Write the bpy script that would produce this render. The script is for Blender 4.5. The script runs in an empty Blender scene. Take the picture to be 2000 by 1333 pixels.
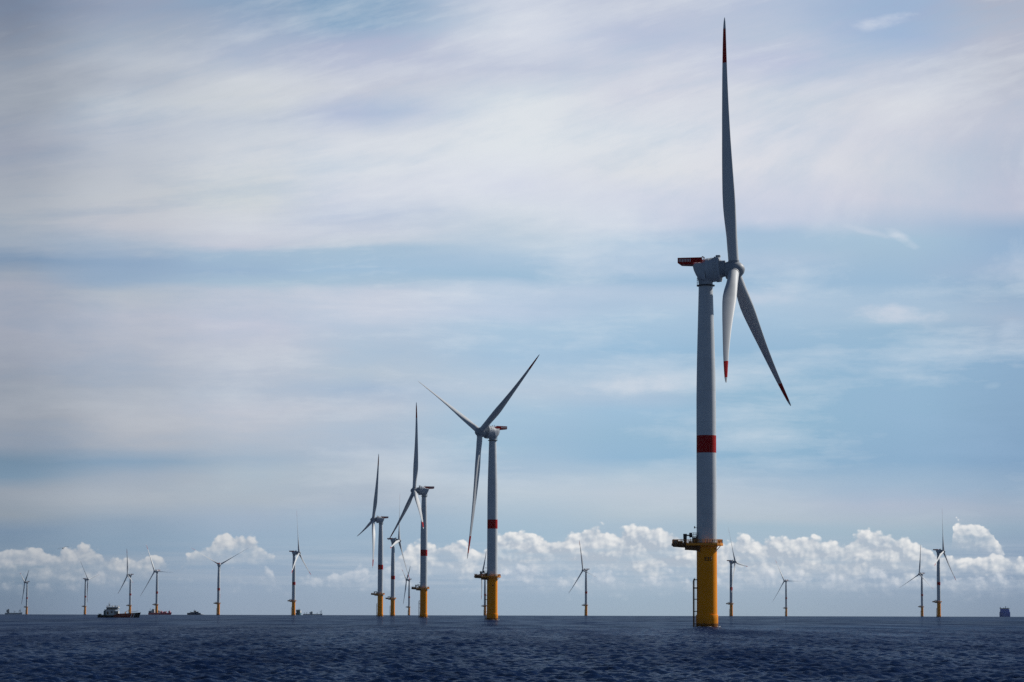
import bpy, bmesh, math, random
import numpy as np
from mathutils import Vector, Matrix

random.seed(7)
R = math.radians
S = bpy.context.scene
COL = S.collection
# ------------------------------------------------------------------ constants of the place
FPX = 5555.0            # 100 mm lens on a 36 mm sensor, in pixels of a 2000 px wide frame
EYE = 4.1               # eye height over the water, m
RE = 7.4e6              # earth radius with standard refraction, m
DIP = math.sqrt(2 * EYE / RE)
PITCH = math.atan((1202.6 - 666.5) / FPX) - DIP
ROLL = R(0.14)
EXPO = -0.1
SUN_AZ, SUN_EL = 60.0, 37.0    # degrees right of straight ahead (+Y), degrees up


def sea_z(x, y):
    return -(x * x + y * y) / (2 * RE)


# ------------------------------------------------------------------ node helper
class N:
    """a tiny expression wrapper over math nodes"""
    tree = None

    def __init__(self, sock):
        self.s = sock

    @staticmethod
    def math(op, *a, clamp=False):
        n = N.tree.nodes.new('ShaderNodeMath')
        n.operation = op
        n.use_clamp = clamp
        for i, v in enumerate(a):
            if isinstance(v, N):
                N.tree.links.new(v.s, n.inputs[i])
            else:
                n.inputs[i].default_value = v
        return N(n.outputs[0])

    def __add__(self, o): return N.math('ADD', self, o)
    def __radd__(self, o): return N.math('ADD', o, self)
    def __sub__(self, o): return N.math('SUBTRACT', self, o)
    def __rsub__(self, o): return N.math('SUBTRACT', o, self)
    def __mul__(self, o): return N.math('MULTIPLY', self, o)
    def __rmul__(self, o): return N.math('MULTIPLY', o, self)
    def __truediv__(self, o): return N.math('DIVIDE', self, o)


def smooth(x, a, b):
    n = N.tree.nodes.new('ShaderNodeMapRange')
    n.interpolation_type = 'SMOOTHSTEP'
    N.tree.links.new(x.s, n.inputs['Value'])
    n.inputs['From Min'].default_value = a
    n.inputs['From Max'].default_value = b
    return N(n.outputs['Result'])


def lin(x, a, b, c=0.0, d=1.0):
    n = N.tree.nodes.new('ShaderNodeMapRange')
    N.tree.links.new(x.s, n.inputs['Value'])
    for k, v in zip(('From Min', 'From Max', 'To Min', 'To Max'), (a, b, c, d)):
        n.inputs[k].default_value = v
    return N(n.outputs['Result'])


def vec(x, y, z=0.0):
    n = N.tree.nodes.new('ShaderNodeCombineXYZ')
    for i, v in enumerate((x, y, z)):
        if isinstance(v, N):
            N.tree.links.new(v.s, n.inputs[i])
        else:
            n.inputs[i].default_value = v
    return n.outputs[0]


def noise(v, scale, detail=4.0, rough=0.5, dims='3D', w=None):
    n = N.tree.nodes.new('ShaderNodeTexNoise')
    n.noise_dimensions = dims
    N.tree.links.new(v, n.inputs['Vector'])
    n.inputs['Scale'].default_value = scale
    n.inputs['Detail'].default_value = detail
    n.inputs['Roughness'].default_value = rough
    return N(n.outputs[0])


def voro(v, scale, sm=0.6):
    n = N.tree.nodes.new('ShaderNodeTexVoronoi')
    n.voronoi_dimensions = '2D'
    n.feature = 'SMOOTH_F1'
    n.inputs['Smoothness'].default_value = sm
    N.tree.links.new(v, n.inputs['Vector'])
    n.inputs['Scale'].default_value = scale
    return N(n.outputs['Distance'])


def mixc(f, a, b, mode='MIX'):
    n = N.tree.nodes.new('ShaderNodeMix')
    n.data_type = 'RGBA'
    n.blend_type = mode
    for sock, v in ((n.inputs[0], f), (n.inputs[6], a), (n.inputs[7], b)):
        if isinstance(v, N):
            N.tree.links.new(v.s, sock)
        elif isinstance(v, (float, int)):
            sock.default_value = v
        elif isinstance(v, tuple):
            sock.default_value = (*v, 1.0)
        else:
            N.tree.links.new(v, sock)
    return n.outputs[2]


def srgb(c):
    out = []
    for v in c:
        v /= 255.0
        out.append(v / 12.92 if v <= 0.04045 else ((v + 0.055) / 1.055) ** 2.4)
    return tuple(out)


# ------------------------------------------------------------------ materials
def mat(name, col, rough=0.5, spec=0.5, metal=0.0, grime=0.0, grime_col=(0.09, 0.08, 0.07), scale=0.25, seams=None,
        var=0.06, growth=None):
    m = bpy.data.materials.new(name)
    m.use_nodes = True
    N.tree = nt = m.node_tree
    b = nt.nodes['Principled BSDF']
    b.inputs['Roughness'].default_value = rough
    b.inputs['Specular IOR Level'].default_value = spec
    b.inputs['Metallic'].default_value = metal
    tc = nt.nodes.new('ShaderNodeTexCoord')
    sep = nt.nodes.new('ShaderNodeSeparateXYZ')
    nt.links.new(tc.outputs['Object'], sep.inputs[0])
    x, y, z = (N(sep.outputs[i]) for i in range(3))
    n1 = noise(tc.outputs['Object'], scale, 5, 0.6)
    lo = tuple(c * (1 - var) for c in col)
    hi = tuple(min(1, c * (1 + var)) for c in col)
    c = mixc(smooth(n1, 0.3, 0.7), lo, hi)
    if grime:
        st = noise(vec(x * 1.6, y * 1.6, z * 0.05), 1.0, 5, 0.65)       # rain streaks run down
        c = mixc(smooth(st, 0.56, 0.8) * grime, c, grime_col)
    if seams:
        for zs in seams:
            d = N.math('ABSOLUTE', z - zs)
            c = mixc((1.0 - smooth(d, 0.03, 0.10)) * 0.35, c, tuple(v * 0.55 for v in col))
    if growth is not None:                                             # weed and wet band on the pile
        wob = noise(vec(x * 1.5, y * 1.5, z * 0.6), 0.8, 5, 0.7)
        g = 1.0 - smooth(z + (wob - 0.5) * 1.1, growth - 0.12, growth + 0.12)
        c = mixc(g * 0.93, c, (0.012, 0.013, 0.010))
        g2 = (1.0 - smooth(z + (wob - 0.5) * 3.0, growth, growth + 2.6)) * 0.4
        c = mixc(g2, c, tuple(v * 0.45 for v in col))
    nt.links.new(c, b.inputs['Base Color'])
    return m


M = {}
M['tower'] = mat('tower_paint', (0.52, 0.56, 0.60), 0.5, 0.18, grime=0.08, seams=[33.5, 42.6, 61.0, 70.4, 79.8, 88.8])
M['blade'] = mat('blade_gelcoat', (0.52, 0.55, 0.58), 0.5, 0.18, scale=0.08, var=0.04)
M['nac'] = mat('nacelle_paint', (0.42, 0.46, 0.51), 0.5, 0.2, grime=0.12, scale=0.5)
M['nacd'] = mat('nacelle_shell_grey', (0.30, 0.33, 0.37), 0.5, 0.2, grime=0.10, scale=0.5)
M['red'] = mat('signal_red', (0.36, 0.009, 0.010), 0.5, 0.12, scale=0.3)
M['yellow'] = mat('yellow_coating', (0.84, 0.28, 0.004), 0.5, 0.12, grime=0.22, grime_col=(0.30, 0.13, 0.01),
                  growth=1.05)
M['yel2'] = mat('yellow_steel', (0.70, 0.25, 0.010), 0.5, 0.35, grime=0.35, grime_col=(0.16, 0.06, 0.02), scale=0.8)
M['rust'] = mat('brown_steel', (0.15, 0.065, 0.022), 0.65, 0.3, grime=0.3, scale=1.0, var=0.25)
M['steel'] = mat('galvanised_steel', (0.20, 0.21, 0.22), 0.5, 0.4, grime=0.2, scale=1.0, var=0.15)
M['dark'] = mat('dark_steel', (0.035, 0.038, 0.045), 0.5, 0.4, scale=1.0, var=0.2)
M['black'] = mat('black_lettering', (0.012, 0.011, 0.010), 0.5, 0.3)
M['hull'] = mat('black_hull', (0.014, 0.014, 0.018), 0.4, 0.4, grime=0.3, grime_col=(0.05, 0.025, 0.015))
M['maroon'] = mat('maroon_hull', (0.22, 0.035, 0.022), 0.45, 0.4, grime=0.3, grime_col=(0.03, 0.015, 0.012))
M['shipw'] = mat('ship_white', (0.56, 0.56, 0.55), 0.45, 0.4, grime=0.3, grime_col=(0.30, 0.20, 0.12), scale=0.6)
M['glass'] = mat('dark_glass', (0.012, 0.016, 0.020), 0.08, 0.5)
M['teal'] = mat('teal_paint', (0.05, 0.13, 0.15), 0.5, 0.4, grime=0.2)
M['deckgreen'] = mat('deck_green', (0.04, 0.07, 0.06), 0.7, 0.3)
M['shipred'] = mat('ship_red', (0.48, 0.055, 0.09), 0.5, 0.35, grime=0.2, grime_col=(0.3, 0.1, 0.08))
M['haze_grey'] = mat('haze_faded_grey', (0.26, 0.31, 0.36), 0.6, 0.3)  # ship grey lightened so the fading with distance sits in the colour
M['shipblue'] = mat('ship_blue', (0.13, 0.20, 0.52), 0.5, 0.4, grime=0.15)
M['shipgrey'] = mat('ship_grey', (0.12, 0.15, 0.19), 0.5, 0.4, grime=0.2)
M['birdw'] = mat('gull_white', (0.62, 0.62, 0.60), 0.8, 0.2, scale=6)
M['birdg'] = mat('gull_grey', (0.20, 0.22, 0.24), 0.8, 0.2, scale=6)
M['lit_gap'] = mat('lit_gap_pale', (0.80, 0.78, 0.77), 0.6, 0.2)  # pale colour painted in for the light showing through the platform slots
M['navy'] = mat('navy_paint', (0.03, 0.05, 0.10), 0.5, 0.3)
M['orange'] = mat('orange_paint', (0.55, 0.13, 0.02), 0.5, 0.35)
M['foam'] = mat('foam_white', (0.75, 0.78, 0.8), 0.9, 0.2, scale=2.0, var=0.2)


# ------------------------------------------------------------------ mesh builder
class MB:
    def __init__(self):
        self.v, self.f, self.mi, self.sm, self.mats = [], [], [], [], []

    def m(self, key):
        if key not in self.mats:
            self.mats.append(key)
        return self.mats.index(key)

    def add(self, verts, faces, key, smooth=False):
        o = len(self.v)
        self.v += [tuple(p) for p in verts]
        k = self.m(key)
        for f in faces:
            self.f.append([o + i for i in f])
            self.mi.append(k)
            self.sm.append(smooth)

    def box(self, c, s, key, rz=0.0, bevel=None, taper=1.0):
        hx, hy, hz = s[0] / 2, s[1] / 2, s[2] / 2
        b = bevel if bevel is not None else min(s) * 0.08
        bm = bmesh.new()
        bmesh.ops.create_cube(bm, size=1.0)
        for v in bm.verts:
            t = taper if v.co.z > 0 else 1.0
            v.co = Vector((v.co.x * s[0] * t, v.co.y * s[1] * t, v.co.z * s[2]))
        if b > 0:
            bmesh.ops.bevel(bm, geom=list(bm.edges), offset=b, segments=1, affect='EDGES')
        mt = Matrix.Translation(c) @ Matrix.Rotation(rz, 4, 'Z')
        bm.verts.index_update()
        self.add([mt @ v.co for v in bm.verts], [[v.index for v in f.verts] for f in bm.faces], key)
        bm.free()

    def tube(self, pts, r, key, n=8, caps=True):
        pts = [Vector(p) for p in pts]
        rr = r if isinstance(r, (list, tuple)) else [r] * len(pts)
        rings = []
        for i, p in enumerate(pts):
            d = (pts[min(i + 1, len(pts) - 1)] - pts[max(i - 1, 0)]).normalized()
            a = d.orthogonal().normalized() if i == 0 else (prev - d * prev.dot(d)).normalized()
            prev = a
            b = d.cross(a)
            rings.append([p + rr[i] * (math.cos(2 * math.pi * k / n) * a + math.sin(2 * math.pi * k / n) * b)
                          for k in range(n)])
        vs = [q for ring in rings for q in ring]
        fs = [[i * n + k, i * n + (k + 1) % n, (i + 1) * n + (k + 1) % n, (i + 1) * n + k]
              for i in range(len(pts) - 1) for k in range(n)]
        if caps:
            fs += [list(range(n))[::-1], [(len(pts) - 1) * n + k for k in range(n)]]
        self.add(vs, fs, key, n > 6)

    def lathe(self, prof, key, n=48, axis=None, keyf=None, caps=True):
        """prof: list of (t, r) along +Z or along the given matrix"""
        mt = axis or Matrix.Identity(4)
        vs = []
        for t, r in prof:
            for k in range(n):
                a = 2 * math.pi * k / n
                vs.append(mt @ Vector((r * math.cos(a), r * math.sin(a), t)))
        for i in range(len(prof) - 1):
            kk = keyf((prof[i][0] + prof[i + 1][0]) / 2) if keyf else key
            o = len(self.v) if i == 0 else o
            if i == 0:
                self.v += [tuple(p) for p in vs]
            ki = self.m(kk)
            for k in range(n):
                self.f.append([o + i * n + k, o + i * n + (k + 1) % n, o + (i + 1) * n + (k + 1) % n, o + (i + 1) * n + k])
                self.mi.append(ki)
                self.sm.append(True)
        if caps:
            for i, rev in ((0, True), (len(prof) - 1, False)):
                f = [o + i * n + k for k in range(n)]
                self.f.append(f[::-1] if rev else f)
                self.mi.append(self.m(keyf(prof[i][0]) if keyf else key))
                self.sm.append(False)

    def prism(self, outline, axis, lo, hi, key):
        """outline in 2-D extruded between lo and hi along axis 'y' (outline = x,z) or 'z' (outline = x,y)"""
        n = len(outline)
        P = (lambda a, b, t: (a, t, b)) if axis == 'y' else (lambda a, b, t: (a, b, t))
        vs = [P(a, b, lo) for a, b in outline] + [P(a, b, hi) for a, b in outline]
        fs = [list(range(n)), list(range(n, 2 * n))[::-1]]
        fs += [[k, k + n, (k + 1) % n + n, (k + 1) % n] for k in range(n)]
        self.add(vs, fs, key)

    def railing(self, pts, h, key, post=1.2, r=0.05, rails=3, closed=False, n=6):
        pts = [Vector(p) for p in pts]
        seq = pts + ([pts[0]] if closed else [])
        for a, b in zip(seq[:-1], seq[1:]):
            L = (b - a).length
            k = max(1, round(L / post))
            for i in range(k + 1):
                p = a.lerp(b, i / k)
                self.tube([p, p + Vector((0, 0, h))], r, key, n)
            for j in range(rails):
                z = Vector((0, 0, h * (j + 1) / rails))
                self.tube([a + z, b + z], r * 0.9, key, n)

    def build(self, name, parent=None, fix=True):
        me = bpy.data.meshes.new(name)
        me.from_pydata(self.v, [], self.f)
        for k in self.mats:
            me.materials.append(M[k])
        me.polygons.foreach_set('material_index', self.mi)
        me.polygons.foreach_set('use_smooth', self.sm)
        if fix:
            bm = bmesh.new()
            bm.from_mesh(me)
            bmesh.ops.recalc_face_normals(bm, faces=bm.faces)
            bm.to_mesh(me)
            bm.free()
        me.update()
        if any(self.sm):
            try:
                me.set_sharp_from_angle(angle=R(40))
            except Exception:
                pass
        o = bpy.data.objects.new(name, me)
        COL.objects.link(o)
        if parent:
            o.parent = parent
        return o


def tag(o, label=None, cat=None, group=None, kind=None):
    for k, v in (('label', label), ('category', cat), ('group', group), ('kind', kind)):
        if v:
            o[k] = v
    return o


def empty(name, loc):
    o = bpy.data.objects.new(name, None)
    o.empty_display_size = 2
    o.location = loc
    COL.objects.link(o)
    return o


# ================================================================== WIND TURBINE
H_HUB, OVER, TILT, RB, PB = 106.7, 8.7, 5.0, 75.6, 4.4
DECK = 24.7


def tower_mesh(parent):
    mb = MB()
    ctl = [(DECK - 0.2, 3.02), (30, 3.0), (51.8, 2.96), (57.0, 2.95), (68.0, 2.92), (74, 2.84), (80, 2.72), (86, 2.56),
           (94, 2.33), (102.4, 2.10)]
    zs = [DECK - 0.2, 28, 32, 36, 40, 44, 48, 51.8, 57.0, 60, 64, 68, 71, 74, 77, 80, 83, 86, 90, 94, 98, 102.4]
    prof = [(z, float(np.interp(z, [c[0] for c in ctl], [c[1] for c in ctl]))) for z in zs]
    mb.lathe(prof, 'tower', 64, keyf=lambda z: 'red' if 51.8 < z < 57.0 else 'tower')
    o = mb.build('tower', parent)
    f = MB()                                             # flange ring on the deck and a lamp on its bracket
    f.lathe([(DECK + 0.05, 3.02), (DECK + 0.05, 3.20), (DECK + 0.35, 3.20), (DECK + 0.35, 3.02)], 'steel', 64, caps=False)
    f.build('flange', o)
    l = MB()
    l.tube([(-2.9, -0.6, 29.4), (-3.6, -0.75, 29.5)], 0.06, 'dark')
    l.box((-3.65, -0.76, 29.55), (0.34, 0.34, 0.62), 'dark')
    l.build('navigation_lamp', o)
    d = MB()                                             # door on the left of the tower, over the deck
    a = R(196)
    d.box((3.0 * math.cos(a), 3.0 * math.sin(a), DECK + 1.4), (0.16, 1.0, 2.2), 'nacd', rz=a)
    d.build('door', o)
    return o


def foundation_mesh(parent, plain=False):
    mb = MB()
    prof = [(-14, 3.3), (-2, 3.3), (0.4, 3.3), (0.9, 3.3), (1.6, 3.3), (2.4, 3.3), (3.5, 3.3), (3.62, 3.26), (3.63, 3.08),
            (6, 3.06), (10, 3.05), (14, 3.04), (18, 3.03), (DECK - 1.2, 3.02), (DECK - 0.7, 3.02)]
    mb.lathe(prof, 'yellow', 64)
    o = mb.build('foundation', parent)
    # boat landing: two fender tubes and a ladder on the left flank
    lb = MB()
    for yy in (-1.15, 0.35):
        lb.tube([(-4.02, yy, -4.0), (-4.02, yy, 13.6), (-3.75, yy, 14.3)], 0.17, 'rust', 8)
        for zz in (0.9, 4.6, 8.2, 11.6, 14.0):
            lb.tube([(-4.02, yy, zz), (-2.7, yy * 0.85, zz)], 0.12, 'rust', 8)
    for yy in (-0.65, -0.1):
        lb.tube([(-3.62, yy, -2.0), (-3.62, yy, 14.6)], 0.06, 'yel2', 6)
    for k in range(52):
        lb.tube([(-3.62, -0.65, -1.0 + 0.3 * k), (-3.62, -0.1, -1.0 + 0.3 * k)], 0.03, 'yel2', 5)
    lb.box((-3.55, -0.4, 11.4), (1.0, 1.5, 0.12), 'rust')
    lb.railing([(-4.0, -1.1, 11.46), (-4.0, 0.35, 11.46)], 1.1, 'rust', 0.8, 0.045, 2)
    lb.build('boat_landing', o)
    # broken wash where the swell slaps the pile
    rnd = random.Random(5)
    wa = MB()
    for k in range(34):
        a = rnd.uniform(0, 2 * math.pi)
        rr_ = 3.42 + abs(rnd.gauss(0, 0.35))
        L = rnd.uniform(0.25, 0.9)
        c, s_ = math.cos(a), math.sin(a)
        tx, ty = -s_, c
        z = rnd.uniform(0.02, 0.14)
        wa.tube([(rr_ * c - tx * L, rr_ * s_ - ty * L, z - 0.05), (rr_ * c, rr_ * s_, z), (rr_ * c + tx * L, rr_ * s_ + ty * L, z - 0.05)],
                [0.02, rnd.uniform(0.05, 0.11), 0.02], 'foam', 6)
    w_ = wa.build('wash', o)
    w_['kind'] = 'stuff'
    # cable tube up the back, anode bar
    jt = MB()
    jt.tube([(0.6, 3.45, -6), (0.6, 3.45, 20), (0.6, 3.2, 22)], 0.2, 'yel2', 8)
    for zz in (4.2, 10, 16):
        jt.box((0.6, 3.24, zz), (0.3, 0.5, 0.2), 'yel2')
    jt.build('cable_tube', o)
    return o


def platform_mesh(parent):
    mb = MB()
    # round deck on the right, long arm to the left
    out = []
    for k in range(13):
        a = R(-110 + 220 * k / 12)
        out.append((4.75 * math.cos(a), 4.75 * math.sin(a)))
    out += [(-6.4, 4.3), (-6.4, 3.0), (-10.2, 3.0), (-10.2, -3.0), (-6.4, -3.0), (-6.4, -4.3)]
    mb.prism(out, 'z', DECK - 0.32, DECK, 'rust')
    # edge channel, proud of the plate
    for a, b in zip(out, out[1:] + out[:1]):
        va, vb = Vector((*a, DECK - 0.25)), Vector((*b, DECK - 0.25))
        d = (vb - va)
        n = Vector((d.y, -d.x, 0)).normalized()
        mid = (va + vb) / 2 + n * 0.07
        mb.box(mid, (d.length + 0.1, 0.12, 0.74), 'yel2' if mid.x > -5.5 else 'rust', rz=math.atan2(d.y, d.x), bevel=0.02)
    # girders below
    for yy in (-2.3, 2.3):
        mb.prism([(-10.0, DECK - 0.34), (-10.0, DECK - 0.9), (-6.4, DECK - 1.15), (-6.4, DECK - 1.8), (-3.0, DECK - 2.0),
                  (-2.2, DECK - 2.6), (-2.2, DECK - 0.34)], 'y', yy - 0.14, yy + 0.14, 'rust')
    for xx in (-9.6, -7.8, -6.2, -4.4):
        mb.box((xx, 0, DECK - 0.66), (0.22, 4.3, 0.6), 'rust')
    for k in range(5):
        a = R(-80 + 40 * k)
        c, s = math.cos(a), math.sin(a)
        mb.tube([(4.3 * c, 4.3 * s, DECK - 0.4), (2.95 * c, 2.95 * s, DECK - 1.9)], 0.12, 'yel2', 6)
    o = mb.build('platform', parent)
    ra = MB()
    zt = DECK + 0.02
    ring = [(4.7 * math.cos(R(-108 + 216 * k / 12)), 4.7 * math.sin(R(-108 + 216 * k / 12)), zt) for k in range(13)]
    ra.railing(ring, 1.2, 'yel2', 0.9, 0.07, 3)
    left = [ring[-1], (-6.3, 4.2, zt), (-6.3, 2.95, zt), (-10.1, 2.95, zt), (-10.1, -2.95, zt), (-6.3, -2.95, zt),
            (-6.3, -4.2, zt), ring[0]]
    ra.railing(left, 1.2, 'yel2', 1.1, 0.06, 3)
    ra.build('railing', o)
    # lay-down crates and gear on the arm
    for nm, c_, s_, k_ in (('storage_box', (-9.3, -1.4, DECK + 0.5), (1.3, 1.6, 1.0), 'steel'),
                           ('storage_box', (-8.0, 1.2, DECK + 0.35), (1.8, 1.2, 0.7), 'dark'),
                           ('storage_box', (-7.9, -1.9, DECK + 0.3), (1.2, 0.9, 0.6), 'rust'),
                           ('equipment_cabinet', (-3.75, -1.2, DECK + 0.85), (0.9, 1.4, 1.7), 'dark'),
                           ('equipment_cabinet', (-3.85, 0.9, DECK + 0.8), (0.9, 1.3, 1.6), 'steel'),
                           ('equipment_cabinet', (-4.9, -0.2, DECK + 0.35), (0.8, 1.0, 0.7), 'dark'),
                           ('junction_box', (4.25, -1.2, DECK + 0.75), (0.75, 0.9, 0.8), 'steel'),
                           ('junction_box', (3.55, -2.2, DECK + 0.5), (0.9, 0.6, 0.9), 'yel2')):
        eq = MB()
        eq.box(c_, s_, k_)
        eq.box((c_[0], c_[1], c_[2] + s_[2] / 2 + 0.03), (s_[0] * 1.08, s_[1] * 1.08, 0.07), k_)
        eq.build(nm, o)
    # crane: pedestal with thick slew column, short jib to the tower
    cr = MB()
    cr.lathe([(DECK, 0.62), (DECK + 0.25, 0.62), (DECK + 0.3, 0.36), (DECK + 0.9, 0.38)], 'dark', 20, axis=Matrix.Translation((-6.55, -1.4, 0)))
    cr.box((-6.55, -1.4, DECK + 1.85), (0.95, 0.9, 2.1), 'dark', taper=1.15)
    cr.box((-5.6, -1.4, DECK + 2.45), (2.6, 0.34, 0.4), 'dark')
    cr.tube([(-4.5, -1.4, DECK + 2.4), (-4.3, -1.4, DECK + 1.7), (-4.35, -1.4, DECK + 0.9)], 0.1, 'dark', 8)
    cr.build('crane', o)
    # landing hung on the tower at the door, cabinets below
    la = MB()
    la.box((-4.0, -0.4, DECK + 2.0), (2.4, 2.4, 0.22), 'dark')
    la.box((-4.75, -0.4, DECK + 2.65), (0.7, 1.6, 1.05), 'dark')
    la.railing([(-2.6, -1.55, DECK + 2.12), (-5.15, -1.55, DECK + 2.12), (-5.15, 0.75, DECK + 2.12), (-2.6, 0.75, DECK + 2.12)],
               1.1, 'steel', 0.7, 0.04, 2)
    la.tube([(-3.2, -1.5, DECK), (-3.2, -1.5, DECK + 1.9)], 0.12, 'dark', 6)
    la.tube([(-5.0, -1.5, DECK), (-5.0, -1.5, DECK + 1.9)], 0.06, 'dark', 6)
    la.build('upper_landing', o)
    return o


AX = Matrix.Rotation(R(90), 4, 'Y')          # local +Z of a lathe becomes +X (rotor axis)


def nacelle_mesh(parent):
    """X = towards the rotor, Z up, origin on the tower axis at hub height"""
    mb = MB()
    # rear housing: rounded body that narrows down to the yaw neck
    secs = []
    n = 28
    stations = [(-3.6, 1.9, 0.9, 2.2, 1.7), (-3.3, 2.5, -0.2, 2.3, 2.3), (-2.6, 2.9, -1.7, 2.4, 2.8), (-1.6, 3.1, -2.7, 2.45, 3.1),
                (-0.4, 3.2, -3.5, 2.6, 3.3), (0.3, 3.3, -3.7, 2.9, 3.4)]
    for x, w, zb, zt, w2 in stations:
        zt = 2.55
        c = (zb + zt) / 2
        h = (zt - zb) / 2
        ring = []
        for k in range(n):
            a = 2 * math.pi * k / n
            ca, sa = math.cos(a), math.sin(a)
            e = 0.55
            ring.append((x, w * math.copysign(abs(ca) ** e, ca), c + h * math.copysign(abs(sa) ** e, sa)))
        secs.append(ring)
    vs = [p for r_ in secs for p in r_]
    fs = [[i * n + k, i * n + (k + 1) % n, (i + 1) * n + (k + 1) % n, (i + 1) * n + k] for i in range(len(secs) - 1) for k in range(n)]
    fs += [list(range(n)), [(len(secs) - 1) * n + k for k in range(n)]]
    mb.add(vs, fs, 'nac', True)
    for k in range(3):                                   # stiffening ribs on the flank
        mb.box((-2.9 + 1.1 * k, 0, 2.62), (0.16, 4.6, 0.14), 'nac')
    o = mb.build('nacelle', parent)
    yw = MB()                                            # yaw neck, dark flange ring, service walkway
    yw.lathe([(-4.45, 2.12), (-3.9, 2.12), (-3.2, 2.2), (-2.4, 2.5), (-1.4, 2.7)], 'nac', 48)
    yw.lathe([(-4.72, 2.12), (-4.70, 2.72), (-4.36, 2.72), (-4.34, 2.14)], 'dark', 48)
    yw.railing([(-2.62 * math.cos(R(t)), 2.62 * math.sin(R(t)), -4.36) for t in range(-70, 71, 20)], 2.1, 'steel', 0.9, 0.04, 3)
    yw.build('yaw_bearing', o)
    ge = MB()                                            # direct-drive generator drum
    t = Matrix.Rotation(R(-TILT), 4, 'Y') @ AX
    ge.lathe([(0.3, 3.3), (0.35, 3.6), (0.7, 3.66), (1.5, 3.66), (1.55, 3.60), (1.7, 3.60), (1.75, 3.68), (2.7, 3.68), (2.75, 3.62),
              (2.9, 3.62), (2.95, 3.70), (3.9, 3.70), (3.95, 3.86), (4.45, 3.90), (4.5, 3.5), (4.7, 2.75), (5.2, 2.5), (6.15, 2.4)],
             'nac', 56, axis=t, keyf=lambda q: 'nac' if q < 4.5 else 'nacd')
    for k in range(24):
        a = 2 * math.pi * k / 24
        p = t @ Vector((3.78 * math.cos(a), 3.78 * math.sin(a), 3.4))
        ge.box(p, (0.8, 0.24, 0.24), 'nac', bevel=0.03)
    ge.box((3.9, -0.4, 4.25), (1.3, 1.6, 0.5), 'nacd')
    ge.build('generator', o)
    hp = MB()                                            # red hoist platform, slatted end; pale side plates stand for light through gaps
    y0 = 2.7
    hp.prism([(-8.0, 2.15), (-7.7, 1.92), (-5.2, 1.78), (-3.3, 1.66), (-3.3, 2.25), (-8.0, 2.25)], 'y', -y0, y0, 'red')
    for yy in (-y0, y0):
        sgn = 1 if yy > 0 else -1
        hp.box((-7.98, yy, 2.95), (0.16, 0.16, 1.5), 'red')
        hp.box((-4.4, yy, 3.68), (7.2, 0.14, 0.2), 'red')
        hp.box((-2.3, yy + 0.02 * sgn, 2.95), (3.4, 0.12, 1.4), 'red')
        hp.box((-5.9, yy, 2.93), (4.1, 0.06, 1.36), 'red')
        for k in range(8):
            hp.box((-7.55 + 0.48 * k, yy + 0.05 * sgn, 2.98), (0.22, 0.06, 0.9), 'lit_gap')
    for k in range(9):
        hp.box((-8.0, -2.4 + 0.6 * k, 2.93), (0.10, 0.34, 1.4), 'red')
    hp.box((-8.0, 0, 3.68), (0.14, 2 * y0, 0.22), 'red')
    hp.build('hoist_platform', o)
    ms = MB()                                            # wind sensors and lamps on the roof
    for yy in (-1.3, 0.9):
        ms.tube([(-0.9, yy, 2.5), (-0.9, yy, 4.2)], 0.06, 'steel', 6)
        ms.tube([(-1.2, yy, 4.0), (-0.6, yy, 4.0)], 0.05, 'steel', 6)
        ms.lathe([(3.9, 0.05), (3.95, 0.2), (4.2, 0.2), (4.3, 0.05)], 'steel', 10, axis=Matrix.Translation((-0.6, yy, 0)))
    ms.box((-0.3, -0.2, 2.9), (0.9, 1.6, 0.7), 'shipw')
    ms.tube([(-0.4, -0.2, 3.2), (-0.4, -0.2, 3.8)], 0.12, 'red', 8)
    ms.build('sensor_mast', o)
    return o


def spinner_mesh(parent):
    mb = MB()
    # origin = hub centre, +X = rotor axis pointing away from the tower
    mb.lathe([(-2.7, 2.0), (-2.65, 2.45), (-2.2, 2.62), (-1.2, 2.72), (0.2, 2.68), (1.2, 2.45), (2.0, 2.05), (2.6, 1.5), (2.95, 0.95),
              (3.15, 0.4), (3.2, 0.02)], 'nacd', 48, axis=AX)
    o = mb.build('spinner', parent)
    return o


CH = [(1.4, 3.2), (5, 3.2), (10, 3.4), (14.5, 3.85), (19, 4.1), (23, 4.0), (30, 3.45), (40, 2.65), (50, 2.02), (60, 1.5), (68, 1.08),
      (72.2, .82), (74.2, .55), (75.2, .28), (75.6, .05)]
TH = [(1.4, 1.0), (6, 1.0), (10, .80), (15, .52), (20, .38), (30, .27), (50, .20), (75.6, .17)]
TW = [(1.4, -17.), (10, -17.), (20, -14.), (30, -10.5), (45, -7.), (60, -5.), (75.6, -4.)]


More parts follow.
